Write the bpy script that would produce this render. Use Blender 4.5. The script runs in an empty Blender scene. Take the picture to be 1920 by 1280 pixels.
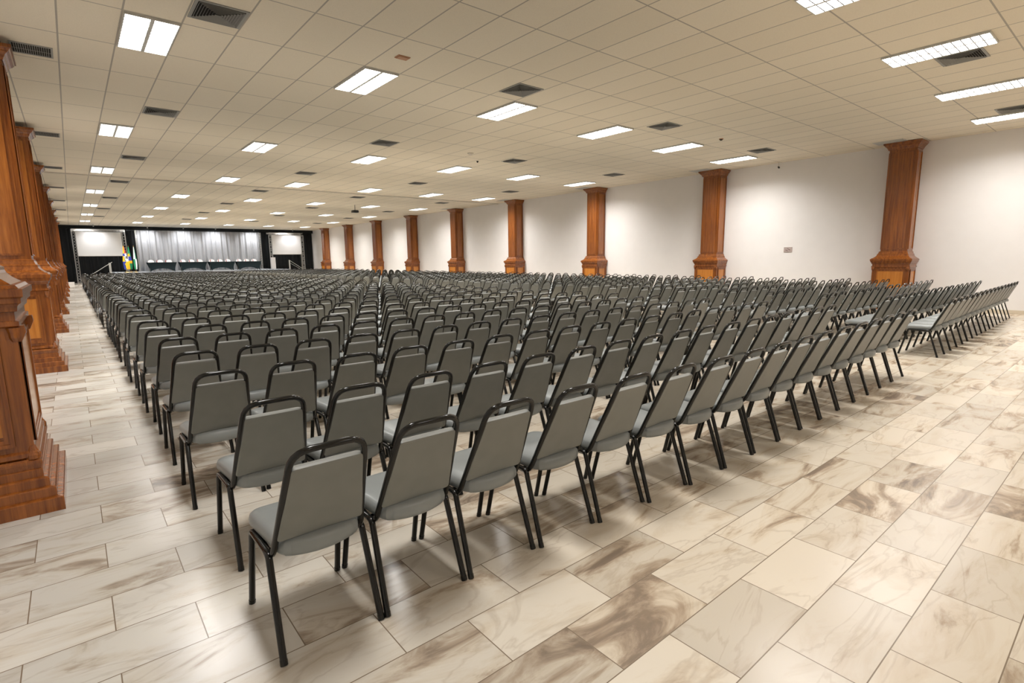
import bpy, bmesh, math, random
from mathutils import Vector, Matrix
random.seed(7)
sc = bpy.context.scene
COL = sc.collection
PI = math.pi

# ------------------------------------------------------------------ materials
def new_mat(name):
    m = bpy.data.materials.new(name); m.use_nodes = True
    nt = m.node_tree; nt.nodes.clear()
    out = nt.nodes.new('ShaderNodeOutputMaterial'); b = nt.nodes.new('ShaderNodeBsdfPrincipled')
    nt.links.new(b.outputs[0], out.inputs[0])
    return m, nt, b
def N(nt, t, **kw):
    n = nt.nodes.new(t)
    for k, v in kw.items(): setattr(n, k, v)
    return n
def plain(name, col, rough=.5, metal=0., coat=0., var=0., spec=.5):
    m, nt, b = new_mat(name)
    b.inputs['Roughness'].default_value = rough; b.inputs['Metallic'].default_value = metal
    b.inputs['Coat Weight'].default_value = coat; b.inputs['Coat Roughness'].default_value = .08
    b.inputs['Specular IOR Level'].default_value = spec
    if var:
        tc = N(nt, 'ShaderNodeTexCoord'); no = N(nt, 'ShaderNodeTexNoise'); no.inputs['Scale'].default_value = 9
        oi = N(nt, 'ShaderNodeObjectInfo')
        nt.links.new(tc.outputs['Object'], no.inputs['Vector'])
        ad = N(nt, 'ShaderNodeMath', operation='ADD'); nt.links.new(no.outputs[0], ad.inputs[0]); nt.links.new(oi.outputs['Random'], ad.inputs[1])
        mr = N(nt, 'ShaderNodeMapRange'); mr.inputs[1].default_value = 0.2; mr.inputs[2].default_value = 1.8
        mr.inputs[3].default_value = 1-var; mr.inputs[4].default_value = 1+var
        nt.links.new(ad.outputs[0], mr.inputs[0])
        mx = N(nt, 'ShaderNodeVectorMath', operation='SCALE'); mx.inputs[0].default_value = col
        nt.links.new(mr.outputs[0], mx.inputs['Scale']); nt.links.new(mx.outputs[0], b.inputs['Base Color'])
    else:
        b.inputs['Base Color'].default_value = (*col, 1)
    return m
def emit(name, col, s):
    m, nt, b = new_mat(name)
    b.inputs['Base Color'].default_value = (.9, .9, .9, 1)
    b.inputs['Emission Color'].default_value = (*col, 1); b.inputs['Emission Strength'].default_value = s
    m.cycles.emission_sampling = 'NONE'
    return m

def marble():
    m, nt, b = new_mat('marble_tiles'); L = nt.links.new
    tc = N(nt, 'ShaderNodeTexCoord')
    mp = N(nt, 'ShaderNodeMapping'); mp.inputs['Location'].default_value = (.02, .11, 0)
    L(tc.outputs['Object'], mp.inputs['Vector'])
    br = N(nt, 'ShaderNodeTexBrick'); br.offset = .5; br.squash = 1
    for k, v in (('Scale', 1), ('Mortar Size', .0026), ('Mortar Smooth', .2), ('Bias', 0), ('Brick Width', .6), ('Row Height', .3125)): br.inputs[k].default_value = v
    br.inputs['Color1'].default_value = (0, 0, 0, 1); br.inputs['Color2'].default_value = (1, 1, 1, 1); br.inputs['Mortar'].default_value = (.5, .5, .5, 1)
    L(mp.outputs[0], br.inputs['Vector'])
    rnd = N(nt, 'ShaderNodeSeparateColor'); L(br.outputs['Color'], rnd.inputs[0])
    sc_ = N(nt, 'ShaderNodeMath', operation='MULTIPLY'); sc_.inputs[1].default_value = 37.; L(rnd.outputs[0], sc_.inputs[0])
    cmb = N(nt, 'ShaderNodeCombineXYZ'); L(sc_.outputs[0], cmb.inputs[0]); L(sc_.outputs[0], cmb.inputs[2])
    va = N(nt, 'ShaderNodeVectorMath', operation='ADD'); L(mp.outputs[0], va.inputs[0]); L(cmb.outputs[0], va.inputs[1])
    # stretched vein space
    vm = N(nt, 'ShaderNodeMapping'); vm.inputs['Rotation'].default_value = (0, 0, .55); vm.inputs['Scale'].default_value = (1., 3.2, 1.)
    L(va.outputs[0], vm.inputs['Vector'])
    n1 = N(nt, 'ShaderNodeTexNoise'); n1.inputs['Scale'].default_value = 1.25; n1.inputs['Detail'].default_value = 7; n1.inputs['Roughness'].default_value = .62; n1.inputs['Distortion'].default_value = 1.5
    L(vm.outputs[0], n1.inputs['Vector'])
    n2 = N(nt, 'ShaderNodeTexNoise'); n2.inputs['Scale'].default_value = 1.1; n2.inputs['Detail'].default_value = 5; n2.inputs['Distortion'].default_value = .9
    L(vm.outputs[0], n2.inputs['Vector'])
    # fine veins: |noise-.5|
    s1 = N(nt, 'ShaderNodeMath', operation='SUBTRACT'); s1.inputs[1].default_value = .5; L(n2.outputs[0], s1.inputs[0])
    ab = N(nt, 'ShaderNodeMath', operation='ABSOLUTE'); L(s1.outputs[0], ab.inputs[0])
    vr = N(nt, 'ShaderNodeMapRange'); vr.inputs[1].default_value = 0; vr.inputs[2].default_value = .022; vr.inputs[3].default_value = .28; vr.inputs[4].default_value = 0
    L(ab.outputs[0], vr.inputs[0])
    # patch strength per tile
    pr = N(nt, 'ShaderNodeMapRange'); pr.inputs[1].default_value = 0; pr.inputs[2].default_value = 1; pr.inputs[3].default_value = -.13; pr.inputs[4].default_value = .095
    L(rnd.outputs[0], pr.inputs[0])
    ad = N(nt, 'ShaderNodeMath', operation='ADD'); L(n1.outputs[0], ad.inputs[0]); L(pr.outputs[0], ad.inputs[1])
    ra = N(nt, 'ShaderNodeValToRGB'); e = ra.color_ramp.elements
    e[0].position = .44; e[0].color = (.675, .60, .49, 1)
    e[1].position = .80; e[1].color = (.19, .145, .105, 1)
    x = ra.color_ramp.elements.new(.54); x.color = (.62, .53, .41, 1)
    x = ra.color_ramp.elements.new(.62); x.color = (.43, .335, .24, 1)
    x = ra.color_ramp.elements.new(.69); x.color = (.26, .195, .14, 1)
    L(ad.outputs[0], ra.inputs[0])
    # tile tone
    tn = N(nt, 'ShaderNodeMapRange'); tn.inputs[3].default_value = .84; tn.inputs[4].default_value = 1.08
    m2 = N(nt, 'ShaderNodeMath', operation='MULTIPLY'); m2.inputs[1].default_value = 7.31; L(rnd.outputs[0], m2.inputs[0])
    fr = N(nt, 'ShaderNodeMath', operation='FRACT'); L(m2.outputs[0], fr.inputs[0]); L(fr.outputs[0], tn.inputs[0])
    mt = N(nt, 'ShaderNodeVectorMath', operation='SCALE'); L(ra.outputs[0], mt.inputs[0]); L(tn.outputs[0], mt.inputs['Scale'])
    # veins
    mv = N(nt, 'ShaderNodeMix', data_type='RGBA'); L(vr.outputs[0], mv.inputs[0]); L(mt.outputs[0], mv.inputs[6]); mv.inputs[7].default_value = (.33, .24, .16, 1)
    # cooler, greyer tint along the left aisle, fading out to the right
    sx = N(nt, 'ShaderNodeSeparateXYZ'); L(tc.outputs['Object'], sx.inputs[0])
    gx = N(nt, 'ShaderNodeMapRange'); gx.inputs[1].default_value = -.3; gx.inputs[2].default_value = 2.2; gx.inputs[3].default_value = 1; gx.inputs[4].default_value = 0
    L(sx.outputs[0], gx.inputs[0])
    gm = N(nt, 'ShaderNodeMix', data_type='RGBA', blend_type='MULTIPLY'); L(gx.outputs[0], gm.inputs[0]); L(mv.outputs[2], gm.inputs[6]); gm.inputs[7].default_value = (.90, .98, 1.10, 1)
    # mortar
    mm = N(nt, 'ShaderNodeMix', data_type='RGBA'); L(br.outputs['Fac'], mm.inputs[0]); L(gm.outputs[2], mm.inputs[6]); mm.inputs[7].default_value = (.20, .15, .105, 1)
    L(mm.outputs[2], b.inputs['Base Color'])
    b.inputs['Roughness'].default_value = .24; b.inputs['Specular IOR Level'].default_value = .45
    bp = N(nt, 'ShaderNodeBump'); bp.inputs['Strength'].default_value = .25; bp.inputs['Distance'].default_value = .002
    iv = N(nt, 'ShaderNodeMath', operation='SUBTRACT'); iv.inputs[0].default_value = 1; L(br.outputs['Fac'], iv.inputs[1])
    L(iv.outputs[0], bp.inputs['Height']); L(bp.outputs[0], b.inputs['Normal'])
    return m
GX0, GY0 = .8217, 9.745      # ceiling grid origin, cells .625 x 1.25
def ceiling_mat():
    m, nt, b = new_mat('ceiling_tiles'); L = nt.links.new
    tc = N(nt, 'ShaderNodeTexCoord'); mp = N(nt, 'ShaderNodeMapping')
    mp.inputs['Location'].default_value = (-GX0+.625*20, -GY0+1.345*20, 0)
    L(tc.outputs['Object'], mp.inputs[0])
    br = N(nt, 'ShaderNodeTexBrick'); br.offset = 0; br.squash = 1
    for k, v in (('Scale', 1), ('Mortar Size', .0105), ('Mortar Smooth', .0), ('Bias', 0), ('Brick Width', .625), ('Row Height', 1.345)): br.inputs[k].default_value = v
    br.inputs['Color1'].default_value = (.76, .69, .56, 1); br.inputs['Color2'].default_value = (.80, .73, .60, 1); br.inputs['Mortar'].default_value = (.42, .385, .33, 1)
    L(mp.outputs[0], br.inputs['Vector'])
    no = N(nt, 'ShaderNodeTexNoise'); no.inputs['Scale'].default_value = 90; no.inputs['Detail'].default_value = 3; L(tc.outputs['Object'], no.inputs['Vector'])
    mr = N(nt, 'ShaderNodeMapRange'); mr.inputs[3].default_value = .9; mr.inputs[4].default_value = 1.1; L(no.outputs[0], mr.inputs[0])
    vm = N(nt, 'ShaderNodeVectorMath', operation='SCALE'); L(br.outputs['Color'], vm.inputs[0]); L(mr.outputs[0], vm.inputs['Scale'])
    L(vm.outputs[0], b.inputs['Base Color']); b.inputs['Roughness'].default_value = .85; b.inputs['Specular IOR Level'].default_value = .25
    bp = N(nt, 'ShaderNodeBump'); bp.inputs['Strength'].default_value = .15; bp.inputs['Distance'].default_value = .002
    L(no.outputs[0], bp.inputs['Height']); L(bp.outputs[0], b.inputs['Normal'])
    return m
def wood(name, dark, light, rough=.26):
    m, nt, b = new_mat(name); L = nt.links.new
    tc = N(nt, 'ShaderNodeTexCoord'); mp = N(nt, 'ShaderNodeMapping'); mp.inputs['Scale'].default_value = (1, 1, .045)
    oi = N(nt, 'ShaderNodeObjectInfo'); 
    L(tc.outputs['Object'], mp.inputs[0])
    va = N(nt, 'ShaderNodeVectorMath', operation='ADD'); L(mp.outputs[0], va.inputs[0])
    rs = N(nt, 'ShaderNodeMath', operation='MULTIPLY'); rs.inputs[1].default_value = 20; L(oi.outputs['Random'], rs.inputs[0]); L(rs.outputs[0], va.inputs[1])
    no = N(nt, 'ShaderNodeTexNoise'); no.inputs['Scale'].default_value = 26; no.inputs['Detail'].default_value = 5; no.inputs['Distortion'].default_value = .3; L(va.outputs[0], no.inputs['Vector'])
    n2 = N(nt, 'ShaderNodeTexNoise'); n2.inputs['Scale'].default_value = 170; n2.inputs['Detail'].default_value = 2; L(va.outputs[0], n2.inputs['Vector'])
    mx = N(nt, 'ShaderNodeMath', operation='MULTIPLY_ADD'); mx.inputs[1].default_value = .35; L(n2.outputs[0], mx.inputs[0]); L(no.outputs[0], mx.inputs[2])
    ra = N(nt, 'ShaderNodeValToRGB'); e = ra.color_ramp.elements; e[0].position = .45; e[0].color = (*dark, 1); e[1].position = .88; e[1].color = (*light, 1)
    L(mx.outputs[0], ra.inputs[0]); L(ra.outputs[0], b.inputs['Base Color'])
    b.inputs['Roughness'].default_value = rough; b.inputs['Coat Weight'].default_value = .35; b.inputs['Coat Roughness'].default_value = .12
    return m
def cloth(name, c1, c2, scale=60, rough=.9):
    m, nt, b = new_mat(name); L = nt.links.new
    tc = N(nt, 'ShaderNodeTexCoord'); no = N(nt, 'ShaderNodeTexNoise'); no.inputs['Scale'].default_value = scale; L(tc.outputs['Object'], no.inputs[0])
    ra = N(nt, 'ShaderNodeValToRGB'); ra.color_ramp.elements[0].color = (*c1, 1); ra.color_ramp.elements[1].color = (*c2, 1)
    L(no.outputs[0], ra.inputs[0]); L(ra.outputs[0], b.inputs['Base Color']); b.inputs['Roughness'].default_value = rough
    b.inputs['Specular IOR Level'].default_value = .2
    return m

M = dict(
 floor=marble(), ceil=ceiling_mat(),
 wall=cloth('white_paint', (.76, .735, .715), (.80, .775, .755), 3, .8),
 wood=wood('varnished_wood', (.135, .034, .006), (.315, .098, .015)),
 wood_l=wood('light_wood_panel', (.42, .145, .020), (.56, .215, .034)),
 vinyl=plain('grey_vinyl', (.235, .252, .250), .34, var=.16, spec=.45),
 vinyl_b=plain('grey_vinyl_back', (.200, .204, .187), .44, var=.18, spec=.4),
 black=plain('black_enamel', (.007, .007, .006), .15, coat=.0, spec=.4),
 blackm=plain('black_plastic', (.015, .015, .015), .5),
 metal=plain('white_metal', (.55, .55, .52), .4), grey=plain('grey_metal', (.30, .30, .28), .5),
 dark=plain('dark_duct', (.012, .011, .010), .9),
 alu=plain('aluminium', (.62, .62, .60), .3, metal=.85),
 louv=plain('louvre_grey', (.22, .22, .22), .5), lamp=emit('lamp_glow', (1., .97, .93), 7.),
 screen=plain('screen_fabric', (.97, .97, .95), .8),
 bdrape=cloth('black_drape', (.010, .011, .012), (.022, .024, .025)),
 gdrape=cloth('silver_drape', (.46, .46, .47), (.56, .56, .56), 20, .7),
 tcloth=cloth('black_tablecloth', (.004, .009, .011), (.008, .016, .019)),
 white=plain('white_cover', (.8, .78, .77), .8), red=plain('reddish', (.32, .05, .06), .5),
 wood_m=wood('shaft_wood_panel', (.20, .055, .009), (.40, .135, .02)), stage=plain('stage_grey', (.33, .36, .40), .6), stagef=plain('stage_skirt', (.03, .03, .035), .8),
 stone=plain('beige_stone', (.62, .54, .42), .35),
 off=plain('off_white', (.60, .56, .48), .6), tan=plain('tan_plastic', (.42, .22, .12), .6), signm=plain('sign_face', (.42, .34, .31), .5),
 signd=plain('sign_mark', (.16, .09, .08), .5),
 fy=plain('flag_yellow', (.85, .48, .01), .8), fb=plain('flag_blue', (.03, .05, .30), .8), fg=plain('flag_green', (.01, .22, .09), .8),
 fw=plain('flag_white', (.75, .75, .75), .8), fr=plain('flag_red', (.5, .06, .03), .8), fk=plain('flag_black', (.02, .02, .02), .8),
 marker=plain('pole_brass', (.6, .4, .1), .3, metal=1),
)

# ------------------------------------------------------------------ mesh helpers
class MB:
    def __init__(s): s.v = []; s.f = []; s.mi = []
    def add(s, vs, fs, mi=0):
        o = len(s.v); s.v += [tuple(p) for p in vs]; s.f += [tuple(i+o for i in f) for f in fs]; s.mi += [mi]*len(fs)
    def box(s, x0, x1, y0, y1, z0, z1, mi=0):
        s.add([(x0,y0,z0),(x1,y0,z0),(x1,y1,z0),(x0,y1,z0),(x0,y0,z1),(x1,y0,z1),(x1,y1,z1),(x0,y1,z1)],
              [(0,3,2,1),(4,5,6,7),(0,1,5,4),(1,2,6,5),(2,3,7,6),(3,0,4,7)], mi)
    def tube(s, pts, r, n=8, caps=True, mi=0):
        pts = [Vector(p) for p in pts]; vs = []; fs = []
        up = None
        for i, p in enumerate(pts):
            a = pts[max(i-1, 0)]; b = pts[min(i+1, len(pts)-1)]
            t = (b-a).normalized()
            if up is None:
                up = Vector((0, 0, 1)) if abs(t.z) < .9 else Vector((0, 1, 0))
            u = (up - t*up.dot(t)).normalized(); w = t.cross(u); up = u
            rr = r if not isinstance(r, (list, tuple)) else r[i]
            for k in range(n):
                th = 2*PI*(k+.5)/n; vs.append(p + u*math.cos(th)*rr + w*math.sin(th)*rr)
        for i in range(len(pts)-1):
            for k in range(n):
                a = i*n+k; b = i*n+(k+1) % n; fs.append((a, b, b+n, a+n))
        if caps: fs.append(tuple(range(n))[::-1]); fs.append(tuple(range((len(pts)-1)*n, len(pts)*n)))
        s.add(vs, fs, mi)
    def rings(s, rings, mi=0, cap=True):
        n = len(rings[0]); vs = [p for r in rings for p in r]; fs = []
        for i in range(len(rings)-1):
            for k in range(n):
                a = i*n+k; b = i*n+(k+1) % n; fs.append((a, b, b+n, a+n))
        if cap: fs.append(tuple(range(n))[::-1]); fs.append(tuple(range((len(rings)-1)*n, len(rings)*n)))
        s.add(vs, fs, mi)
    def mesh(s, name, mats, smooth=False, angle=40):
        me = bpy.data.meshes.new(name); me.from_pydata(s.v, [], s.f); me.update()
        for m in (mats if isinstance(mats, (list, tuple)) else [mats]): me.materials.append(m)
        if any(s.mi): me.polygons.foreach_set('material_index', s.mi)
        if smooth:
            me.shade_smooth()
            if angle: me.set_sharp_from_angle(angle=math.radians(angle))
        return me
    def obj(s, name, mats, parent=None, smooth=False, angle=40):
        o = bpy.data.objects.new(name, s.mesh(name, mats, smooth, angle)); COL.objects.link(o)
        if parent: o.parent = parent
        return o
def tag(o, label=None, cat=None, group=None, kind=None):
    if label: o['label'] = label
    if cat: o['category'] = cat
    if group: o['group'] = group
    if kind: o['kind'] = kind
    return o
def empty(name, loc, label=None, cat=None, group=None):
    o = bpy.data.objects.new(name, None); COL.objects.link(o); o.location = loc; o.empty_display_size = .1
    return tag(o, label, cat, group)
def copy_tree(root, loc, rz=0, label=None, group=None):
    r = root.copy(); COL.objects.link(r); r.location = loc; r.rotation_euler = (0, 0, rz)
    if label: r['label'] = label
    if group: r['group'] = group
    for ch in root.children:
        c = ch.copy(); COL.objects.link(c); c.parent = r
        for g in ch.children:
            d = g.copy(); COL.objects.link(d); d.parent = c
    return r
ORD = ['', 'first', 'second', 'third', 'fourth', 'fifth', 'sixth', 'seventh', 'eighth', 'ninth', 'tenth', 'eleventh', 'twelfth', 'thirteenth',
       'fourteenth', 'fifteenth', 'sixteenth', 'seventeenth', 'eighteenth', 'nineteenth', 'twentieth']
def nth(i, w):   # i from 0; "nearest", "second nearest"
    return w if i == 0 else ORD[i+1] + ' ' + w

# ------------------------------------------------------------------ dimensions
CZ = 4.63; YB = 56.5; XL = -.95; YF = -9.5
def wx(y): return 18.62 + .0165*(y-4)     # right wall

# ------------------------------------------------------------------ setting
b = MB(); b.box(XL-.2, 20.2, YF-.2, YB+.3, -.1, 0); tag(b.obj('floor', M['floor']), kind='structure')
b = MB(); b.box(XL-.2, 20.2, YF-.2, YB+.3, CZ, CZ+.12); tag(b.obj('ceiling', M['ceil']), kind='structure')
b = MB(); b.box(XL-.2, XL, YF-.2, YB+.3, 0, CZ); tag(b.obj('wall_left', M['wall']), kind='structure')
b = MB(); b.add([(wx(YF), YF, 0), (wx(YB), YB, 0), (wx(YB)+.3, YB, 0), (wx(YF)+.3, YF, 0), (wx(YF), YF, CZ), (wx(YB), YB, CZ), (wx(YB)+.3, YB, CZ), (wx(YF)+.3, YF, CZ)],
      [(0,1,2,3)[::-1], (4,5,6,7), (0,1,5,4), (1,2,6,5), (2,3,7,6), (3,0,4,7)]); tag(b.obj('wall_right', M['wall']), kind='structure')
b = MB(); b.box(XL-.2, 20.2, YB, YB+.25, 0, CZ); tag(b.obj('wall_back', M['wall']), kind='structure')
b = MB(); b.box(XL-.2, 20.2, YF-.25, YF, 0, CZ); tag(b.obj('wall_front', M['wall']), kind='structure')
PYC = [4.85+5.8*k for k in range(9)]
# baseboard along the right wall, broken by the pillars
segs = [YF]+[v for c in PYC for v in (c-.59, c+.59)]+[YB-.05]
b = MB()
for i in range(0, len(segs), 2):
    y0, y1 = segs[i], segs[i+1]
    b.add([(wx(y0)-.02, y0, .001), (wx(y1)-.02, y1, .001), (wx(y1)+.01, y1, .001), (wx(y0)+.01, y0, .001), (wx(y0)-.02, y0, .10), (wx(y1)-.02, y1, .10), (wx(y1)+.01, y1, .10), (wx(y0)+.01, y0, .10)],
          [(3,2,1,0), (4,5,6,7), (0,1,5,4), (1,2,6,5), (2,3,7,6), (3,0,4,7)])
tag(b.obj('baseboard_right', M['stone']), kind='structure')
# shallow seam strip across the ceiling
b = MB(); b.box(XL, wx(24.1)-.01, 24.05, 24.13, CZ-.035, CZ+.002); tag(b.obj('trim_1', M['off']), kind='structure')

# ------------------------------------------------------------------ pillars
def sect(off, hw, depth, z):      # local: wall plane at x=0, front toward +x, rect from x=0 to depth+off
    x1 = depth+off; h = hw+off
    return [(0, -h, z), (x1, -h, z), (x1, h, z), (0, h, z)]
HW, DP = .325, .52
def profile(prof, name, parent, mat, smooth=False):
    b = MB(); b.rings([sect(o, HW, DP, z) for z, o in prof]); return b.obj(name, mat, parent)
def frame_strips(b, face, c0, c1, z0, z1, w, t, base):
    """raised picture-frame moulding on a face. face 'f' (x=base, along y) or 's-'/'s+' (y=base, along x)"""
    def bx(a0, a1, q0, q1, tt):
        if face == 'f': b.box(base-.004, base+tt, a0, a1, q0, q1)
        elif face == 's-': b.box(a0, a1, base-tt, base+.004, q0, q1)
        else: b.box(a0, a1, base-.004, base+tt, q0, q1)
    for ww, tt in ((w, t), (w*.45, t*1.8)):
        bx(c0, c1, z0, z0+ww, tt); bx(c0, c1, z1-ww, z1, tt); bx(c0, c0+ww, z0+ww, z1-ww, tt); bx(c1-ww, c1, z0+ww, z1-ww, tt)
def make_pillar(name, label, group, top):
    r = empty(name, (0, 0, 0), label, 'pillar', group)
    profile([(0, .232), (.085, .232), (.09, .226), (.094, .200), (.150, .200), (.157, .193), (.160, .172), (.212, .172), (.22, .163), (.223, .146), (.270, .146), (.277, .138), (.280, .140), (.315, .150), (.33, .150), (.345, .135)], 'plinth', r, M['wood'])
    ped = profile([(.345, .12), (.36, .14), (.385, .14), (.40, .122), (1.19, .122)], 'pedestal', r, M['wood'])
    h = HW+.122; xf = DP+.122
    b = MB(); frame_strips(b, 'f', -h+.085, h-.085, .44, 1.14, .05, .008, xf)
    for s, yy in (('s-', -h), ('s+', h)): frame_strips(b, s, .09, xf-.085, .44, 1.14, .05, .012, yy)
    b.obj('moulding', M['wood'], ped)
    b = MB(); b.box(xf-.004, xf+.004, -h+.125, h-.125, .51, 1.08)
    for yy in (-h, h): b.box(.13, xf-.125, yy-.004, yy+.004, .51, 1.08)
    b.obj('inset_panel', M['wood_l'], ped)
    b = MB()   # little carved brackets under the cap corners
    for sy in (-1, 1):
        b.rings([[(xf-.055+.0, sy*h*.93-.03, 1.10), (xf+.02, sy*h*.93-.03, 1.10), (xf+.02, sy*h*.93+.03, 1.10), (xf-.055, sy*h*.93+.03, 1.10)],
                 [(xf-.055, sy*h*.93-.035, 1.16), (xf+.045, sy*h*.93-.035, 1.16), (xf+.045, sy*h*.93+.035, 1.16), (xf-.055, sy*h*.93+.035, 1.16)],
                 [(xf-.055, sy*h*.93-.035, 1.20), (xf+.04, sy*h*.93-.035, 1.20), (xf+.04, sy*h*.93+.035, 1.20), (xf-.055, sy*h*.93+.035, 1.20)]])
    for sy in (-1, 1):
        for z0, z1, r0, r1 in ((1.10, 1.188, .018, .040), (.345, .43, .040, .016)):
            b.rings([[(xf-.012+q*math.cos(2*PI*k/12), sy*(h-.012)+q*math.sin(2*PI*k/12), z) for k in range(12)] for z, q in ((z0, r0), (z0+.3*(z1-z0), r0*.75+r1*.25+.006), (z0+.6*(z1-z0), r0*.4+r1*.6), (z1, r1))])
    b.obj('bracket', M['wood'], ped)
    profile([(1.19, .130), (1.20, .142), (1.228, .142), (1.232, .126), (1.285, .126), (1.29, .142), (1.32, .146), (1.335, .156), (1.34, .166), (1.37, .168), (1.38, .180), (1.425, .182), (1.43, .165), (1.45, .150), (1.454, .130), (1.49, .085), (1.52, .062), (1.54, .055), (1.56, .055), (1.575, .035), (1.62, .022), (1.635, .022), (1.645, 0)], 'pedestal_cap', r, M['wood'])
    sh = MB()
    c = .035; x1 = DP; hh = HW
    def ring(z): return [(0, -hh, z), (x1-c, -hh, z), (x1-c, -hh+.012, z), (x1-.012, -hh+.012, z), (x1-.012, -hh+c, z), (x1, -hh+c, z), (x1, hh-c, z), (x1-.012, hh-c, z), (x1-.012, hh-.012, z), (x1-c, hh-.012, z), (x1-c, hh, z), (0, hh, z)]
    sh.rings([ring(1.645), ring(top-.19)]); sh = sh.obj('shaft', M['wood'], r)
    b = MB(); frame_strips(b, 'f', -hh+.05, hh-.05, 1.70, top-.25, .028, .010, x1)
    for q in (-.165, -.05, .05, .165): b.box(x1-.004, x1+.007, q-.009, q+.009, 1.725, top-.275)
    for s, yy in (('s-', -hh), ('s+', hh)): frame_strips(b, s, .06, x1-.055, 1.70, top-.25, .028, .010, yy)
    b.obj('moulding', M['wood'], sh)
    b = MB()
    for yy in (-hh, hh): b.box(.10, x1-.10, yy-.0035, yy+.0035, 1.725, top-.275)
    b.obj('inset_panel', M['wood_m'], sh)
    t = top
    profile([(t-.19, .012), (t-.18, .02), (t-.168, .02), (t-.16, .028), (t-.125, .042), (t-.10, .065), (t-.09, .08), (t-.082, .08), (t-.075, .09), (t-.05, .105), (t-.045, .12), (t-.0, .123)], 'capital', r, M['wood'])
    return r
gR = 'wooden pillars along the right wall'
pr = make_pillar('wooden_pillar', 'x', gR, CZ-.012)
for k, y in enumerate(PYC):
    lab = 'varnished wooden pillar against the white right wall, ' + ('nearest of them' if k == 0 else ('farthest, beside the stage' if k == 8 else ORD[k+1]+' from the viewer'))
    loc = (wx(y-.6)-.005, y, 0)
    if k == 0: pr.location = loc; pr.rotation_euler = (0, 0, PI); pr['label'] = lab
    else: copy_tree(pr, loc, PI, lab, gR)
gL = 'wooden pillars along the left wall'
pl = make_pillar('wooden_pillar', 'x', gL, CZ-.10)
b = MB(); b.box(.0, DP-.06, -.22, .22, CZ-.10, CZ-.005); b.obj('top_block', M['grey'], pl)
for k, y in enumerate(PYC):
    lab = 'varnished wooden pillar at the left edge, ' + ('nearest, cut off by the frame' if k == 0 else ('farthest, by the black drapes' if k == 8 else ORD[k+1]+' from the viewer'))
    loc = (XL+.003, y+.06, 0)
    if k == 0: pl.location = loc; pl['label'] = lab
    else: copy_tree(pl, loc, 0, lab, gL)

# ------------------------------------------------------------------ chairs
def bez(pts, r, n):       # polyline with rounded corners
    P = [Vector(p) for p in pts]; out = [P[0]]
    for i in range(1, len(P)-1):
        a, c, d = P[i-1], P[i], P[i+1]; rr = min(r[i] if isinstance(r, (list, tuple)) else r, (a-c).length*.48, (d-c).length*.48)
        p0 = c+(a-c).normalized()*rr; p1 = c+(d-c).normalized()*rr
        for k in range(n+1):
            t = k/n; out.append(p0*(1-t)**2+c*2*t*(1-t)+p1*t*t)
    out.append(P[-1]); return out
def outline(corners, r, n):   # rounded polygon in 2D (closed)
    P = [Vector((*p, 0)) for p in corners]; out = []; m = len(P)
    for i in range(m):
        a, c, d = P[i-1], P[i], P[(i+1) % m]
        p0 = c+(a-c).normalized()*r[i]; p1 = c+(d-c).normalized()*r[i]
        for k in range(n+1):
            t = k/n; q = p0*(1-t)**2+c*2*t*(1-t)+p1*t*t; out.append((q.x, q.y))
    return out
def inset(pts, d):
    cx = sum(p[0] for p in pts)/len(pts); cy = sum(p[1] for p in pts)/len(pts); out = []
    hx = max(abs(p[0]-cx) for p in pts); hy = max(abs(p[1]-cy) for p in pts)
    return [(cx+(x-cx)*(1-d/hx), cy+(y-cy)*(1-d/hy)) for x, y in pts]
def cushion(b, corners, r, rings, n, M4, mi=0, uv=None):
    o = outline(corners, r, n); R = []
    for z, d, *rest in rings:
        R.append([tuple(M4 @ Vector((x, y, z))) for x, y in inset(o, d)])
    b.rings(R, mi)
RL = .0142
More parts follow.
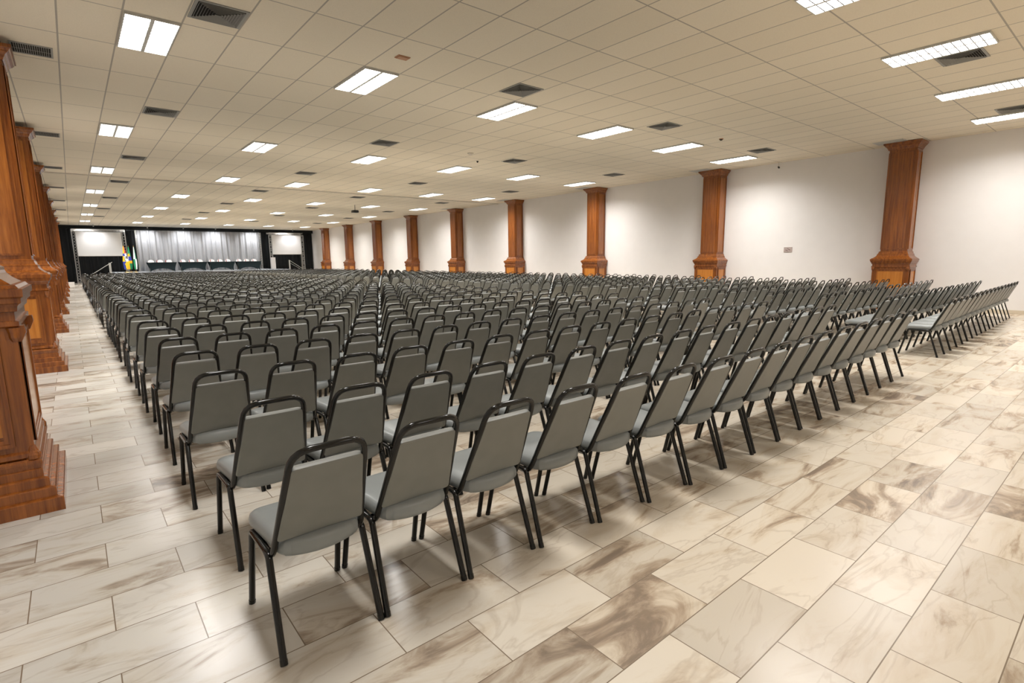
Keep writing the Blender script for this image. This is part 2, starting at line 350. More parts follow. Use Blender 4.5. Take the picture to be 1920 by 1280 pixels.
def chair_parts(hi=True):
    nb = 5 if hi else 1; nt = 8 if hi else 4; no = 5 if hi else 1
    parts = {}
    # seat cushion
    b = MB(); I = Matrix.Identity(4)
    rg = [(.398, .045), (.400, .026), (.407, .010), (.420, .001), (.438, 0), (.456, .004), (.467, .013), (.474, .03), (.479, .07), (.481, .13)] if hi else [(.412, .01), (.44, 0), (.474, .03)]
    cushion(b, [(-.172, .085), (-.09, .030), (.09, .030), (.172, .085), (.204, .485), (-.204, .485)], [.05, .08, .08, .05, .07, .07], rg, no, I)
    parts['seat'] = (b, M['vinyl'])
    # backrest in slanted plane
    pb = Vector((0, .080, .478)); pt = Vector((0, -.058, .812)); up = (pt-pb); Ln = up.length; up.normalize(); fwd = Vector((0, up.z, -up.y))
    M4 = Matrix(((1, up.x, fwd.x, pb.x), (0, up.y, fwd.y, pb.y), (0, up.z, fwd.z, pb.z), (0, 0, 0, 1)))
    b = MB()
    rg = [(-.009, .014), (-.010, .008), (-.007, .001), (.004, 0), (.014, 0), (.024, .006), (.031, .02), (.036, .05), (.038, .09)] if hi else [(-.008, .003), (.01, 0), (.03, .02)]
    cushion(b, [(-.179, 0), (.179, 0), (.143, Ln), (-.143, Ln)], [.02, .02, .022, .022], rg, no if hi else 1, M4)
    parts['backrest'] = (b, M['vinyl_b'])
    # back frame: one bent tube from under the seat, up, over and down again
    zt = .885
    def at(t, hw): p = pb + up*t; return (hw, p.y, p.z)
    t_top = (zt-.478)/up.z
    half = [(-.178, .40, .398), (-.182, .155, .392)]
    path = [(-.178, .40, .398), (-.186, .128, .388), (-at(t_top, .142)[0], at(t_top, 0)[1], zt), (at(t_top, .142)[0], at(t_top, 0)[1], zt), (.186, .128, .388), (.178, .40, .398)]
    b = MB(); b.tube(bez(path, [0, .06, .075, .075, .06, 0], nb), RL*.98, nt)
    parts['back_frame'] = (b, M['black'])
    # side rails with cross bars
    b = MB()
    for s in (-1, 1): b.tube([(s*.196, .395-.028, .4), (s*.196, .142+.03, .403)], RL, nt)
    b.tube([(-.196, .335, .393), (.196, .335, .393)], .009, nt); b.tube([(-.196, .19, .395), (.196, .19, .395)], .009, nt)
    parts['seat_frame'] = (b, M['black'])
    legs = []
    for s in (-1, 1):
        b = MB(); b.tube(bez([(s*.203, .50, 0), (s*.196, .402, .398), (s*.196, .395-.03, .4)], .035, nb), RL, nt)
        if hi: b.tube([(s*.203, .5, 0.0), (s*.2025, .495, .02)], RL*1.08, nt)
        legs.append(b)
        b = MB(); b.tube(bez([(s*.2075, 0, 0), (s*.197, .138, .400), (s*.196, .142+.032, .403)], .035, nb), RL, nt)
        if hi: b.tube([(s*.2075, 0, 0.0), (s*.2068, .007, .02)], RL*1.08, nt)
        legs.append(b)
    parts['leg'] = (legs, M['black'])
    return parts
P = chair_parts(True)
chair0 = empty('conference_chair', (0, 0, 0), 'x', 'chair')
for nm, (b, m) in P.items():
    for bb in (b if isinstance(b, list) else [b]): bb.obj(nm, m, chair0, smooth=True, angle=60 if nm in ('seat', 'backrest') else 50)

# all chair places: (x, y, rot, label, group)
R0X = [.46, .912, 1.35, 1.81, 2.27, 2.72, 3.15, 3.60, 4.06, 4.52, 4.97, 5.43, 5.89, 6.34, 6.80, 7.27, 7.725, 8.18]
R0Y = [2.02, 2.02, 2.02, 2.00, 1.98, 1.95, 1.91, 1.90, 1.90, 1.91, 1.91, 1.92, 1.92, 1.92, 1.93, 1.95, 1.95, 1.95]
rowy = [2.02, 2.83, 3.79, 4.75, 5.71] + [5.71+.95*i for i in range(1, 45)]
rowx = [.47, .49, .43, .445, .46, .44]
rnd = random.Random(3)
places = []
for r, y in enumerate(rowy):
    if y > 48.6: break
    dx = rowx[r] if r < len(rowx) else .45+rnd.uniform(-.02, .02)
    rowt = nth(r, 'nearest')+' row' if r < 20 else 'x'
    rp = rnd.uniform(-.02, .02)
    for i in range(17):
        if r == 0: x = (R0X[i]+R0X[i+1])/2; yy = (R0Y[i]+R0Y[i+1])/2; a = 0.
        else: x = dx+.226+.4545*i+rnd.uniform(-.003, .003); yy = y+rnd.uniform(-.012, .012)+rp*i*.1; a = rnd.uniform(-.012, .012)
        places.append((x, yy, a, r, 'left', i))
    for i in range(16):
        x = 10.02+.23+.4655*i+rnd.uniform(-.006, .006)+(0 if r == 0 else rnd.uniform(-.004, .004)); yy = (y-.03+.011*i if r == 0 else y+rnd.uniform(-.015, .015))
        places.append((x, yy, rnd.uniform(-.015, .015), r, 'right', i))
places.sort(key=lambda p: p[0]**2+p[1]**2)
near = places[:300]; far = places[300:]
first = True
for x, y, a, r, side, i in near:
    row = ('nearest row' if r == 0 else ORD[r+1]+' nearest row')
    if side == 'left': lab = f'grey vinyl stacking chair, {ORD[i+1]} from left in the {row}, left block'
    else: lab = f'grey vinyl stacking chair, {ORD[i+1]} from the aisle in the {row}, right block'
    g = f'grey chairs set out in rows, {side} block'
    if first: o = chair0; o.location = (x, y, 0); o.rotation_euler = (0, 0, a); first = False
    else: o = copy_tree(chair0, (x, y, 0), a)
    o['label'] = lab; o['group'] = g
# the remaining rows as one mass
PL = chair_parts(False)
flat = []; mats = [M['vinyl'], M['vinyl_b'], M['black']]; mid = {'seat': 0, 'backrest': 1}
base = MB()
for nm, (b, m) in PL.items():
    for bb in (b if isinstance(b, list) else [b]): base.add(bb.v, bb.f, mid.get(nm, 2))
allb = MB()
for x, y, a, *_ in far:
    c, s = math.cos(a), math.sin(a); o = len(allb.v)
    allb.v += [(x+px*c-py*s, y+px*s+py*c, pz) for px, py, pz in base.v]
    allb.f += [tuple(k+o for k in f) for f in base.f]; allb.mi += base.mi
tag(allb.obj('distant_chair_rows', mats, smooth=True, angle=50), 'mass of grey chair rows receding toward the stage, beyond the nearer chairs', 'chairs', kind='stuff')

# ------------------------------------------------------------------ ceiling lights
def make_light():
    r = empty('ceiling_light', (0, 0, 0), 'x', 'ceiling light')
    w, l = .300, .655
    b = MB(); z0, z1 = -.032, -.001
    b.box(-w, w, -l, -l+.014, z0, z1); b.box(-w, w, l-.014, l, z0, z1); b.box(-w, -w+.014, -l+.014, l-.014, z0, z1); b.box(w-.014, w, -l+.014, l-.014, z0, z1)
    b.box(-.022, .022, -l+.014, l-.014, z0, z1); b.obj('frame', M['metal'], r)
    for s in (-1, 1):
        x0, x1 = (.022, w-.014) if s > 0 else (-w+.014, -.022)
        b = MB(); b.box(x0, x1, -l+.014, l-.014, -.008, -.002); b.obj('diffuser', M['lamp'], r)
        b = MB(); n = 12
        for k in range(1, n):
            y = -l+.014+(2*l-.028)*k/n; b.box(x0, x1, y-.007, y+.007, z0+.002, -.0125)
        b.obj('louvre', M['louv'], r)
    return r
lt = make_light(); first = True; LX = [1.134+3.125*i for i in range(6)]; LY = {-1: 2.5, -2: -4.2}
for j in range(0, 8): LY[j] = 9.072+6.725*j+(.05*j if j > 3 else 0)
def lamp(x, y, k, parent=None):
    d = bpy.data.lights.new('ceiling_lamp', 'AREA'); d.shape = 'RECTANGLE'; d.size = .55; d.size_y = 1.26; d.energy = PW*k; d.spread = math.radians(150); d.color = (1., .978, .95)
    q = bpy.data.objects.new('ceiling_lamp', d); COL.objects.link(q); q.parent = parent; q.location = (x, y, -.0105 if parent else CZ-.0105)
def light_at(x, y, lab):
    global first
    if first: o = lt; o.location = (x, y, CZ); first = False
    else: o = copy_tree(lt, (x, y, CZ))
    o['label'] = lab; o['group'] = 'recessed ceiling lights'
    lamp(0, 0, {-1: .78, 0: 1.12}.get(j, 1.5), o)
PW = 74.
for j in range(-2, 8):
    for i in range(6):
        x = LX[i]+(.6 if (i, j) == (1, 2) else 0); y = LY[j]
        if j == -2 or (j == -1 and i < 2): lamp(x, y, .82); continue
        col = ['leftmost column', 'second column from left', 'third column from left', 'third column from right', 'second column from right', 'rightmost column'][i]
        row = 'row overhead' if j == -1 else (nth(j, 'full row') if j else 'first full row')
        light_at(x, y, f'bright twin-strip ceiling light, {col}, {row}' + ('' if j >= 0 else ''))

# ------------------------------------------------------------------ square air diffusers
def make_vent():
    r = empty('air_diffuser', (0, 0, 0), 'x', 'air vent')
    b = MB(); h = .295
    for (a, c) in ((h, h-.035),):
        b.box(-a, a, -a, -c, -.012, -.001); b.box(-a, a, c, a, -.012, -.001); b.box(-a, -c, -c, c, -.012, -.001); b.box(c, a, -c, c, -.012, -.001)
    b.obj('frame', M['grey'], r)
    b = MB(); b.box(-h+.035, h-.035, -h+.035, h-.035, -.004, -.001); b.obj('duct_opening', M['dark'], r)
    b = MB(); k = 0
    q = h-.04
    while q > .03:
        o, i_ = q, q-.012
        for (s0, s1) in (((-1, -1), (1, -1)), ((1, -1), (1, 1)), ((1, 1), (-1, 1)), ((-1, 1), (-1, -1))):
            vs = [(s0[0]*o, s0[1]*o, -.026), (s1[0]*o, s1[1]*o, -.026), (s1[0]*i_, s1[1]*i_, -.006), (s0[0]*i_, s0[1]*i_, -.006)]
            b.add(vs+[(x*.985, y*.985, z) for x, y, z in vs], [(0, 1, 2, 3), (7, 6, 5, 4), (0, 4, 5, 1), (3, 2, 6, 7)])
        q -= .03
    b.obj('louvre', M['grey'], r)
    return r
vt = make_vent(); first = True
VX = [1.76, 6.73, 11.2, 16.05]
VY = [7.82, 13.38, 19.5, 25.4, 31.8, 38.2, 44.6]
for i, x in enumerate(VX):
    for j, y in enumerate([2.34]+VY):
        if j == 0 and i < 2: continue
        lab = f'square louvred air vent in ceiling, {["leftmost", "second", "third", "rightmost"][i]} vent column, ' + ('overhead at front' if j == 0 else nth(j-1, 'nearest'))
        if first: o = vt; o.location = (x, y, CZ); first = False
        else: o = copy_tree(vt, (x, y, CZ))
        o['label'] = lab; o['group'] = 'square ceiling vents'
# linear grilles above the left aisle
def make_grille(w, l, name, matf, slot=True):
    r = empty(name, (0, 0, 0), 'x', 'air grille')
    b = MB(); f = .025
    b.box(-w, w, -l, -l+f, -.012, -.001); b.box(-w, w, l-f, l, -.012, -.001); b.box(-w, -w+f, -l+f, l-f, -.012, -.001); b.box(w-f, w, -l+f, l-f, -.012, -.001); b.obj('frame', matf, r)
    b = MB(); b.box(-w+f, w-f, -l+f, l-f, -.003, -.001); b.obj('duct_opening', M['dark'] if slot else matf, r)
    b = MB(); n = 17 if slot else 9
    for k in range(1, n):
        x = -w+f+(2*w-2*f)*k/n; b.box(x-(.003 if slot else .012), x+(.003 if slot else .012), -l+f, l-f, -.013, -.004)
    if slot: b.box(-w+f, w-f, -.006, .006, -.0145, -.0135)
    b.obj('slats', matf, r)
    return r
gr = make_grille(.235, .24, 'air_grille', M['grey']); first = True
for j, y in enumerate([10.68, 17.2, 22.9, 28.7, 34.5, 40.3]):
    lab = 'dark slotted air grille over the left aisle, ' + nth(j, 'nearest')+' of them'
    if first: o = gr; o.location = (-.10, y, CZ); first = False
    else: o = copy_tree(gr, (-.10, y, CZ))
    o['label'] = lab; o['group'] = 'slotted grilles over the left aisle'
rg = make_grille(.26, .36, 'return_grille', M['metal'], False); first = True
for j in range(5):
    lab = 'pale flat ceiling grille by the right wall, beside the '+nth(j, 'nearest')+' pillar'
    loc = (17.86+.0165*5.8*j, 5.35+5.8*j-.25, CZ)
    if first: o = rg; o.location = loc; first = False
    else: o = copy_tree(rg, loc)
    o['label'] = lab; o['group'] = 'pale grilles by the right wall'

# small ceiling fittings
def disc(b, r0, r1, z0, z1, n=20): b.rings([[(r0*math.cos(2*PI*k/n), r0*math.sin(2*PI*k/n), z0) for k in range(n)], [(r1*math.cos(2*PI*k/n), r1*math.sin(2*PI*k/n), z1) for k in range(n)]])
def detector(name, loc, r, m1, m2, lab, cat):
    o = empty(name, loc, lab, cat); b = MB(); disc(b, r, r, -.02, -.001); b.obj('base', m1, o, True, 30)
    b = MB(); disc(b, r*.45, r*.8, -.045, -.02); b.obj('sensor_head', m2, o, True, 30)
b = MB(); b.box(-.1, .1, -.07, .07, -.012, -.001); b.box(-.085, .085, -.055, .055, -.02, -.012)
o = b.obj('cover_plate', M['tan']); o.location = (4.25, 7.71, CZ); tag(o, 'small reddish tan plate on ceiling, behind the second near light', 'ceiling plate')
detector('smoke_detector', (9.37, 13.19, CZ), .09, M['off'], M['off'], 'pale round smoke detector on the ceiling above mid hall', 'smoke detector')
detector('smoke_detector', (13.61, 7.73, CZ), .055, M['tan'], M['dark'], 'small dark round sensor on the ceiling toward the right wall', 'sensor')
detector('smoke_detector', (10.29, 14.11, CZ), .035, M['dark'], M['dark'], 'tiny black sensor beside a square ceiling vent', 'sensor')
o = empty('projector', (12.6, 29.0, CZ), 'small black projector hanging from the far ceiling', 'projector')
b = MB(); b.tube([(0, 0, -.001), (0, 0, -.30)], .015, 8); b.obj('mount_pole', M['blackm'], o)
b = MB(); b.rings([[(-.16, -.12, -.42), (.16, -.12, -.42), (.16, .12, -.42), (-.16, .12, -.42)], [(-.17, -.13, -.38), (.17, -.13, -.38), (.17, .13, -.38), (-.17, .13, -.38)], [(-.15, -.12, -.29), (.15, -.12, -.29), (.15, .12, -.29), (-.15, .12, -.29)]]); b.obj('body', M['blackm'], o)
b = MB(); b.tube([(0, .12, -.36), (0, .16, -.36)], .04, 12); b.obj('lens', M['dark'], o)
cy = 8.42; o = empty('security_camera', (wx(cy)-.16, cy, CZ), 'small black security camera hanging below ceiling by the right wall', 'camera')
b = MB(); b.tube([(0, 0, -.001), (0, 0, -.16)], .007, 8); b.obj('stem', M['off'], o)
b = MB(); b.tube([(.03, .02, -.15), (-.06, -.04, -.19)], .028, 12); b.obj('body', M['blackm'], o)
b = MB(); b.tube([(-.061, -.0405, -.1905), (-.07, -.047, -.194)], .02, 12); b.obj('lens', M['dark'], o)
# wall sign
sy = 8.0; o = empty('wall_sign', (wx(sy)-.004, sy, 1.75), 'small greyish plate sign on the white right wall between pillars', 'sign')
o.rotation_euler = (0, 0, math.atan2(-.0165, 1)*1.0)
b = MB(); b.box(-.012, 0, -.135, .135, -.085, .085); b.obj('plate', M['signm'], o)
b = MB()
for (y0, z0, y1, z1) in ((.075, -.005, .0, -.042), (.02, .04, -.075, -.01)):
    b.tube([(-.0135, y0, z0), (-.0135, y1, z1)], .010, 6)
b.obj('printed_mark', M['signd'], o)

# ------------------------------------------------------------------ stage
SZ = .85; SF = 50.3
def curtain(name, x0, x1, z0, z1, y, mat, lab, amp=.07, per=.32, seed=1):
    rr = random.Random(seed); n = max(12, int((x1-x0)/.035)); zs = [0, .3, .6, .85, .97, 1]
    ph = [rr.uniform(0, 6.28) for _ in range(4)]; b = MB(); vs = []; 
    for iz, t in enumerate(zs):
        z = z0+(z1-z0)*t; am = amp*(1.15-.6*t)
        for k in range(n+1):
            x = x0+(x1-x0)*k/n; u = 2*PI*x/per
            d = am*(.55*math.sin(u+.9*math.sin(u*.23+ph[0])+ph[1])+.3*math.sin(u*1.9+ph[2]+t*.5)+.25*math.sin(u*.37+ph[3]))
            vs.append((x, y+d, z))
    fs = [(j*(n+1)+k, j*(n+1)+k+1, (j+1)*(n+1)+k+1, (j+1)*(n+1)+k) for j in range(len(zs)-1) for k in range(n)]
    b.add(vs, fs); o = b.obj(name, mat, None, True, 0)
    md = o.modifiers.new('thick', 'SOLIDIFY'); md.thickness = .006
    return tag(o, lab, 'curtain')
b = MB(); b.box(2.55, 15.4, SF, 56.0, SZ-.06, SZ); st = empty('stage', (0, 0, 0), 'low raised stage with grey edge in front of the curtains', 'stage'); b.obj('deck', M['stage'], st)
b = MB(); b.box(2.58, 15.37, SF+.03, 55.97, .0, SZ-.06); b.obj('skirt', M['stagef'], st)
b = MB()
for k in range(5): b.box(1.35+.24*k, 1.59+.24*k, SF+.5, SF+1.6, 0, SZ*(k+1)/5-.01)
o = empty('stage_steps', (0, 0, 0), 'dark stage steps with sloping handrail at the left end of the stage', 'steps'); b.obj('steps', M['stagef'], o)
b = MB(); b.tube([(1.25, SF+.45, SZ-.02), (2.45, SF+.45, 1.66)], .022, 8); b.tube([(1.25, SF+.45, 0), (1.25, SF+.45, SZ)], .02, 8); b.box(2.22, 2.36, SF+.43, SF+.47, 0, 1.6); b.obj('handrail', M['grey'], o)
b = MB()
for k in range(5): b.box(16.37-.24*k, 16.61-.24*k, SF+.5, SF+1.6, 0, SZ*(k+1)/5-.01)
o = empty('stage_steps', (0, 0, 0), 'dark stage steps with thin handrail at the right end of the stage', 'steps'); b.obj('steps', M['stagef'], o)
b = MB(); b.tube([(15.44, SF+.45, 1.68), (16.6, SF+.45, SZ+.03)], .018, 8); b.tube([(15.44, SF+.45, 1.45), (16.4, SF+.45, SZ+.0)], .012, 8); b.box(15.43, 15.53, SF+.44, SF+.46, 0, 1.66); b.obj('handrail', M['grey'], o)

curtain('drape', XL+.05, .28, .01, 4.36, 55.9, M['bdrape'], 'black drape at the far left corner beside the left truss frame', seed=1)
curtain('drape', .34, 3.78, .01, 4.2, 56.15, M['bdrape'], 'black drape behind and below the left projection screen', seed=2)
curtain('drape', 3.82, 4.52, .88, 4.36, 55.9, M['bdrape'], 'narrow black drape between the left screen and the silver curtain', seed=3)
curtain('stage_curtain', 4.54, 14.28, .88, 4.40, 55.75, M['gdrape'], 'wide pleated silver grey curtain across the middle of the stage', amp=.16, per=.46, seed=4)
curtain('drape', 14.32, 15.05, .88, 4.36, 55.9, M['bdrape'], 'narrow black drape between silver curtain and the right screen', seed=5)
curtain('drape', 15.1, 18.3, .01, 4.2, 56.15, M['bdrape'], 'black drape behind and below the right projection screen', seed=6)
curtain('drape', 18.35, wx(56)-.03, .01, 4.36, 55.9, M['bdrape'], 'black drape at the far right corner beside the right truss frame', seed=7)
b = MB(); b.box(XL+.02, wx(56)-.02, 55.55, 55.6, 4.36, 4.62); b.box(XL+.02, wx(56)-.02, 55.55, 55.62, 4.33, 4.36)
tag(b.obj('valance', M['bdrape']), 'long black valance strip along the top of the stage curtains', 'valance')

def truss_run(b, p0, p1, w, depth_dir, side_dir):
    p0, p1 = Vector(p0), Vector(p1); a = Vector(depth_dir)*w*.5; s = Vector(side_dir)*w*.5; L = (p1-p0).length; n = max(1, round(L/(w*1.1)))
    ch = [a+s, a-s, -a-s, -a+s]
    for c in ch: b.tube([p0+c, p1+c], .016, 6)
    for k in range(n):
        q0 = p0.lerp(p1, k/n); q1 = p0.lerp(p1, (k+1)/n)
        for f in range(4):
            c0, c1 = ch[f], ch[(f+1) % 4]
            if k % 2: c0, c1 = c1, c0
            b.tube([q0+c0, q1+c1], .009, 5)
def truss(xa, xb, z0, z1, y, lab):
    r = empty('screen_truss', (0, 0, 0), lab, 'truss frame')
    b = MB(); truss_run(b, (xa, y, z0[0]), (xa, y, z1-.22), .21, (0, 1, 0), (1, 0, 0)); b.obj('upright', M['alu'], r)
    b = MB(); truss_run(b, (xb, y, z0[1]), (xb, y, z1-.22), .21, (0, 1, 0), (1, 0, 0)); b.obj('upright', M['alu'], r)
    b = MB(); truss_run(b, (xa-.09, y, z1-.11), (xb+.09, y, z1-.11), .21, (0, 1, 0), (0, 0, 1)); b.obj('top_beam', M['alu'], r)
truss(.42, 3.66, (0.0, SZ), 4.33, 55.3, 'silver aluminium truss frame around the left projection screen')
truss(15.22, 18.25, (SZ, 0.0), 4.33, 55.3, 'silver aluminium truss frame around the right projection screen')
def screen(x0, x1, z0, z1, lab):
    r = empty('projection_screen', (0, 0, 0), lab, 'screen')
    b = MB(); b.box(x0, x1, 55.28, 55.29, z0, z1); b.obj('screen_fabric', M['screen'], r)
    b = MB(); b.tube([(x0, 55.285, z0), (x1, 55.285, z0)], .02, 8); b.obj('bottom_bar', M['off'], r)
screen(.55, 3.5, 2.17, 4.09, 'blank white projection screen hanging at the left of the stage')
screen(15.35, 18.1, 2.24, 4.1, 'blank white projection screen hanging at the right of the stage')
o = empty('white_cabinet', (15.15, 54.7, SZ), 'narrow white upright cabinet below the right screen', 'cabinet')
b = MB(); b.box(-.2, .2, -.15, .15, .03, 1.1); b.box(-.18, .18, -.13, .13, 0, .03); b.obj('body', M['white'], o); b = MB(); b.box(-.185, .185, -.162, -.152, .05, 1.08); b.obj('door', M['white'], o)
# slim truss posts edging the silver curtain
for x, w in ((4.5, 'left'), (14.32, 'right')):
    b = MB(); truss_run(b, (x, 55.4, SZ+.004), (x, 55.4, 4.3), .10, (0, 1, 0), (1, 0, 0)); tag(b.obj('truss_post', M['alu']), f'slim silver truss post at the {w} edge of silver curtain', 'truss post')
# spotlights washing the curtain
for k, (x, w) in enumerate(((5.3, 'leftmost'), (7.9, 'second from left'), (10.4, 'third from left'), (13.6, 'rightmost'))):
    o = empty('spotlight', (x, 54.45, CZ), f'small stage spotlight above the silver curtain, {w} of four', 'spotlight', 'stage spotlights')
    b = MB(); b.tube([(0, 0, -.001), (0, 0, -.08)], .012, 6); b.obj('stem', M['grey'], o)
    b = MB(); b.tube([(0, -.03, -.08), (0, .06, -.17)], .05, 12); b.obj('lamp_can', M['grey'], o)
    d = bpy.data.lights.new('spot_lamp', 'SPOT'); d.energy = 190; d.spot_size = math.radians(120); d.spot_blend = 1.; d.shadow_soft_size = .06; d.color = (.93, .95, 1)
    q = bpy.data.objects.new('spot_lamp', d); COL.objects.link(q); q.parent = o; q.location = (0, .09, -.20)
    q.rotation_euler = Vector((0, .75, -1.)).to_track_quat('-Z', 'Y').to_euler()
for x, w in ((1.7, 'left'), (17.0, 'right')):
    o = empty('spotlight', (x, 54.0, CZ), f'small spotlight above the {w} projection screen', 'spotlight', 'stage spotlights')
    b = MB(); b.tube([(0, 0, -.001), (0, 0, -.08)], .012, 6); b.obj('stem', M['grey'], o)
    b = MB(); b.tube([(0, -.03, -.08), (0, .05, -.15)], .05, 12); b.obj('lamp_can', M['grey'], o)
    d = bpy.data.lights.new('spot_lamp', 'SPOT'); d.energy = 120; d.spot_size = math.radians(110); d.spot_blend = 1.; d.shadow_soft_size = .06; d.color = (.95, .95, 1)
    q = bpy.data.objects.new('spot_lamp', d); COL.objects.link(q); q.parent = o; q.location = (0, .08, -.18)
    q.rotation_euler = Vector((0, .75, -1.)).to_track_quat('-Z', 'Y').to_euler()

# tables with stretch covers
def make_table(w):
    r = empty('draped_table', (0, 0, 0), 'x', 'table')
    h = w/2; d = .35; top = .75; b = MB(); n = 14
    b.box(-h, h, -d, d, top-.02, top); b.obj('tabletop', M['tcloth'], r)
    def side(b, p0, p1, nrm):   # panel between two top corners, concave sides + arch cut at bottom
        p0, p1 = Vector(p0), Vector(p1); L = (p1-p0).length; u = (p1-p0).normalized(); vs = []; rows = 10
        for j in range(rows+1):
            t = j/rows
            z = t
            ins = (.16*min(1, L))*math.sin(min(1, (1-t)*1.15)*PI*.5)   # inward as it goes down
            for k in range(n+1):
                s = k/n; arch = .26*max(0, 1-(2*s-1)**2)**.6*(min(1, L/1.5))
                zz = arch+(top-.02-arch)*t
                x = ins+(L-2*ins)*s
                q = p0+u*x; vs.append((q.x+nrm[0]*-.02*math.sin(PI*t), q.y-nrm[1]*.02*math.sin(PI*t), zz))
        b.add(vs, [(j*(n+1)+k, j*(n+1)+k+1, (j+1)*(n+1)+k+1, (j+1)*(n+1)+k) for j in range(rows) for k in range(n)])
    b = MB(); side(b, (-h, -d, 0), (h, -d, 0), (0, -1)); side(b, (h, d, 0), (-h, d, 0), (0, 1)); 
    b.obj('stretch_cover', M['tcloth'], r, True, 30)
    for sx in (-1, 1):
        for sy in (-1, 1):
            b = MB(); b.tube([(sx*(h-.20), sy*(d-.05), 0), (sx*(h-.20), sy*(d-.05), top-.02)], .018, 8); b.obj('leg', M['grey'], r)
    b = MB(); b.box(-h*.62, h*.62, -.2, .2, 0, .16) if False else None
    return r
TX = [(4.62, 6.68), (6.84, 8.80), (8.98, 10.92), (11.10, 13.05)]
t0 = None
for i, (x0, x1) in enumerate(TX):
    lab = f'black cloth-covered panel table on the stage, {["leftmost", "second from left", "second from right", "rightmost"][i]} of four'
    loc = ((x0+x1)/2, SF+.75, SZ)
    if t0 is None: t0 = make_table(2.0); o = t0; o.location = loc
    else: o = copy_tree(t0, loc)
    o['label'] = lab; o['group'] = 'black panel tables on the stage'
# white-covered chairs behind the tables
def make_pchair():
    r = empty('covered_chair', (0, 0, 0), 'x', 'chair')
    b = MB(); n = 14; R = []
    for z, hw in ((.42, .2), (.7, .21), (.84, .205), (.90, .165), (.935, .11), (.955, .04)): R.append([(-hw, .2, z), (hw, .2, z), (hw, .26, z), (-hw, .26, z)])
    b.rings(R); b.obj('backrest_cover', M['white'], r, True, 60)
    b = MB(); cushion(b, [(-.21, -.2), (.21, -.2), (.2, .22), (-.2, .22)], [.05]*4, [(.38, .01), (.40, 0), (.44, 0), (.46, .02)], 4, Matrix.Identity(4)); b.obj('seat', M['white'], r, True, 50)
    for sx in (-1, 1):
        for y in (-.17, .22):
            b = MB(); b.tube([(sx*.18, y, 0), (sx*.18, y, .40)], .013, 8); b.obj('leg', M['alu'], r)
    return r
p0 = None
for i, (x0, x1) in enumerate(TX):
    for k in range(3):
        lab = f'white-covered chair behind the {["leftmost", "second", "third", "rightmost"][i]} stage table, {["left", "middle", "right"][k]} one'
        loc = (x0+.4+.62*k, SF+1.35, SZ)
        if p0 is None: p0 = make_pchair(); o = p0; o.location = loc
        else: o = copy_tree(p0, loc)
        o['label'] = lab; o['group'] = 'white-covered chairs on the stage'
# small reddish bottles on the tables
bt = None
for i, (x0, x1) in enumerate(TX):
    for k in range(2 if i == 0 else 3):
        lab = f'small reddish bottle on the {["leftmost", "second", "third", "rightmost"][i]} stage table, {["left", "middle", "right"][k+(1 if i == 0 else 0)]} one'
        loc = (x0+(.72 if i == 0 else .15)+.6*k, SF+.72, SZ+.75)
        if bt is None:
            b = MB(); rr = [(.0, .028), (.12, .028), (.15, .024), (.17, .012), (.21, .012)]
            b.rings([[(r*math.cos(2*PI*q/12), r*math.sin(2*PI*q/12), z) for q in range(12)] for z, r in rr]); bt = b.obj('bottle', M['red'], None, True, 40); o = bt
        else: o = bt.copy(); COL.objects.link(o)
        o.location = loc; tag(o, lab, 'bottle', 'bottles on the stage tables')
# flags
def flag(x, y, h, lab, patches, w=.17, tilt=0., seed=0):
    r = empty('flag', (x, y, SZ), lab, 'flag')
    b = MB(); disc(b, .14, .12, 0, .04, 16); b.obj('base', M['marker'], r)
    b = MB(); b.tube([(0, 0, .04), (tilt*h, 0, h)], .012, 8); b.tube([(tilt*h, 0, h), (tilt*(h+.06), 0, h+.08)], [.02, .004], 8); b.obj('pole', M['marker'], r)
    b = MB(); n = 26; rows = 26; vs = []; rr = random.Random(seed); ph = rr.uniform(0, 6)
    for j in range(rows+1):
        t = j/rows; z = h-.02-t*(h-.25); wd = w*(.18+.82*min(1, t*1.6))*(1 if t < .8 else 1-.25*(t-.8)/.2)
        for k in range(n+1):
            a = 2*PI*k/n; rad = 1+.22*math.sin(5*a+ph+t*2)
            vs.append((tilt*h*(1-t)*1.0+wd*math.cos(a)*rad+.0, .55*wd*math.sin(a)*rad, z))
    fs = []; mi = []
    for j in range(rows):
        for k in range(n):
            fs.append((j*(n+1)+k, j*(n+1)+k+1, (j+1)*(n+1)+k+1, (j+1)*(n+1)+k)); t = (j+.5)/rows; a = 2*PI*(k+.5)/n
            mi.append(patches(t, math.cos(a)))
    o0 = len(b.v); b.v += vs; b.f += fs; b.mi += mi
    b.obj('flag_cloth', [M['fy'], M['fb'], M['fg'], M['fw'], M['fr'], M['fk']], r, True, 0)
def f1(t, c):
    if t < .12: return 4 if c > 0 else 0
    if t < .30: return 4 if c > -.1 else 0
    if t < .42: return 1 if c < 0 else 3
    if t < .66:
        if c < -.35: return 0
        return 3 if int(t*45+c*3) % 2 else 5
    if t < .72: return 1 if c < 0 else 0
    return 0 if c > -.4+ (t-.7)*1.5 else 1
def f2(t, c):
    if t < .30: return 2
    if t < .42: return 0 if c < .3 else 2
    if t < .62: return 1 if c > -.5 else 3
    if t < .74: return 0
    return 2 if c > -.4 else 0
def f3(t, c):
    if t < .55: return 3 if c < .55 else 2
    return 3 if c > .2 else 2
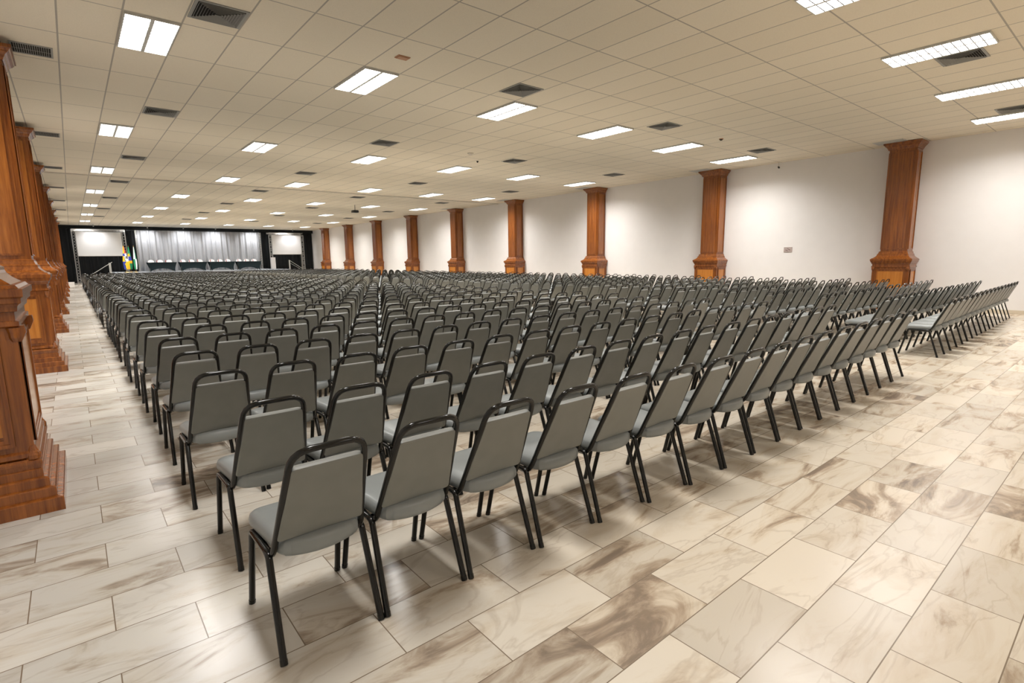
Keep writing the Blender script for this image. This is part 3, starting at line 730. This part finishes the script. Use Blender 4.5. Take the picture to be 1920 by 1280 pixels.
flag(3.32, SF+.9, 2.02, 'yellow, orange and striped flag hanging on a pole, leftmost of three', f1, w=.16, tilt=-.02, seed=1)
flag(3.62, SF+1.35, 2.0, 'green, yellow and blue flag on a pole, middle of three', f2, w=.13, tilt=0., seed=2)
flag(3.92, SF+.85, 1.98, 'white and green flag on a pole, rightmost of three', f3, w=.10, tilt=.0, seed=3)
# small white box on the floor at the far left
b = MB(); b.box(-.16, .16, -.15, .15, 0, .22); b.box(-.17, .17, -.16, .16, .22, .27); o = b.obj('storage_box', M['white']); o.location = (-.1, 49.5, 0); tag(o, 'small white box on the floor by the farthest left pillar', 'box')

# ------------------------------------------------------------------ world, camera, view
w = bpy.data.worlds.new('hall'); sc.world = w; w.use_nodes = True; w.node_tree.nodes['Background'].inputs[0].default_value = (1, .95, .9, 1); w.node_tree.nodes['Background'].inputs[1].default_value = .05
F_, YAW, PIT, ROL = 990.79, .6888, .1560, -.0122
cy_, sy_, cp, sp, cr, sr = math.cos(YAW), math.sin(YAW), math.cos(PIT), math.sin(PIT), math.cos(ROL), math.sin(ROL)
Fv = Vector((sy_*cp, cy_*cp, -sp)); Rv = Vector((cy_, -sy_, 0)); Uv = Rv.cross(Fv)
R2 = Rv*cr+Uv*sr; U2 = -Rv*sr+Uv*cr
cd = bpy.data.cameras.new('camera'); co = bpy.data.objects.new('camera', cd); COL.objects.link(co)
mw = Matrix(((R2.x, U2.x, -Fv.x, 0), (R2.y, U2.y, -Fv.y, 0), (R2.z, U2.z, -Fv.z, 1.5753), (0, 0, 0, 1)))
co.matrix_world = mw
cd.sensor_width = 36; cd.lens = F_/1920*36; cd.clip_start = .05; cd.clip_end = 200
sc.camera = co
sc.view_settings.view_transform = 'Standard'; sc.view_settings.look = 'None'; sc.view_settings.exposure = .22; sc.view_settings.gamma = 1
sc.cycles.use_denoising = True
sc.cycles.max_bounces = 8; sc.cycles.diffuse_bounces = 5; sc.cycles.glossy_bounces = 3
sc.cycles.sample_clamp_indirect = 6
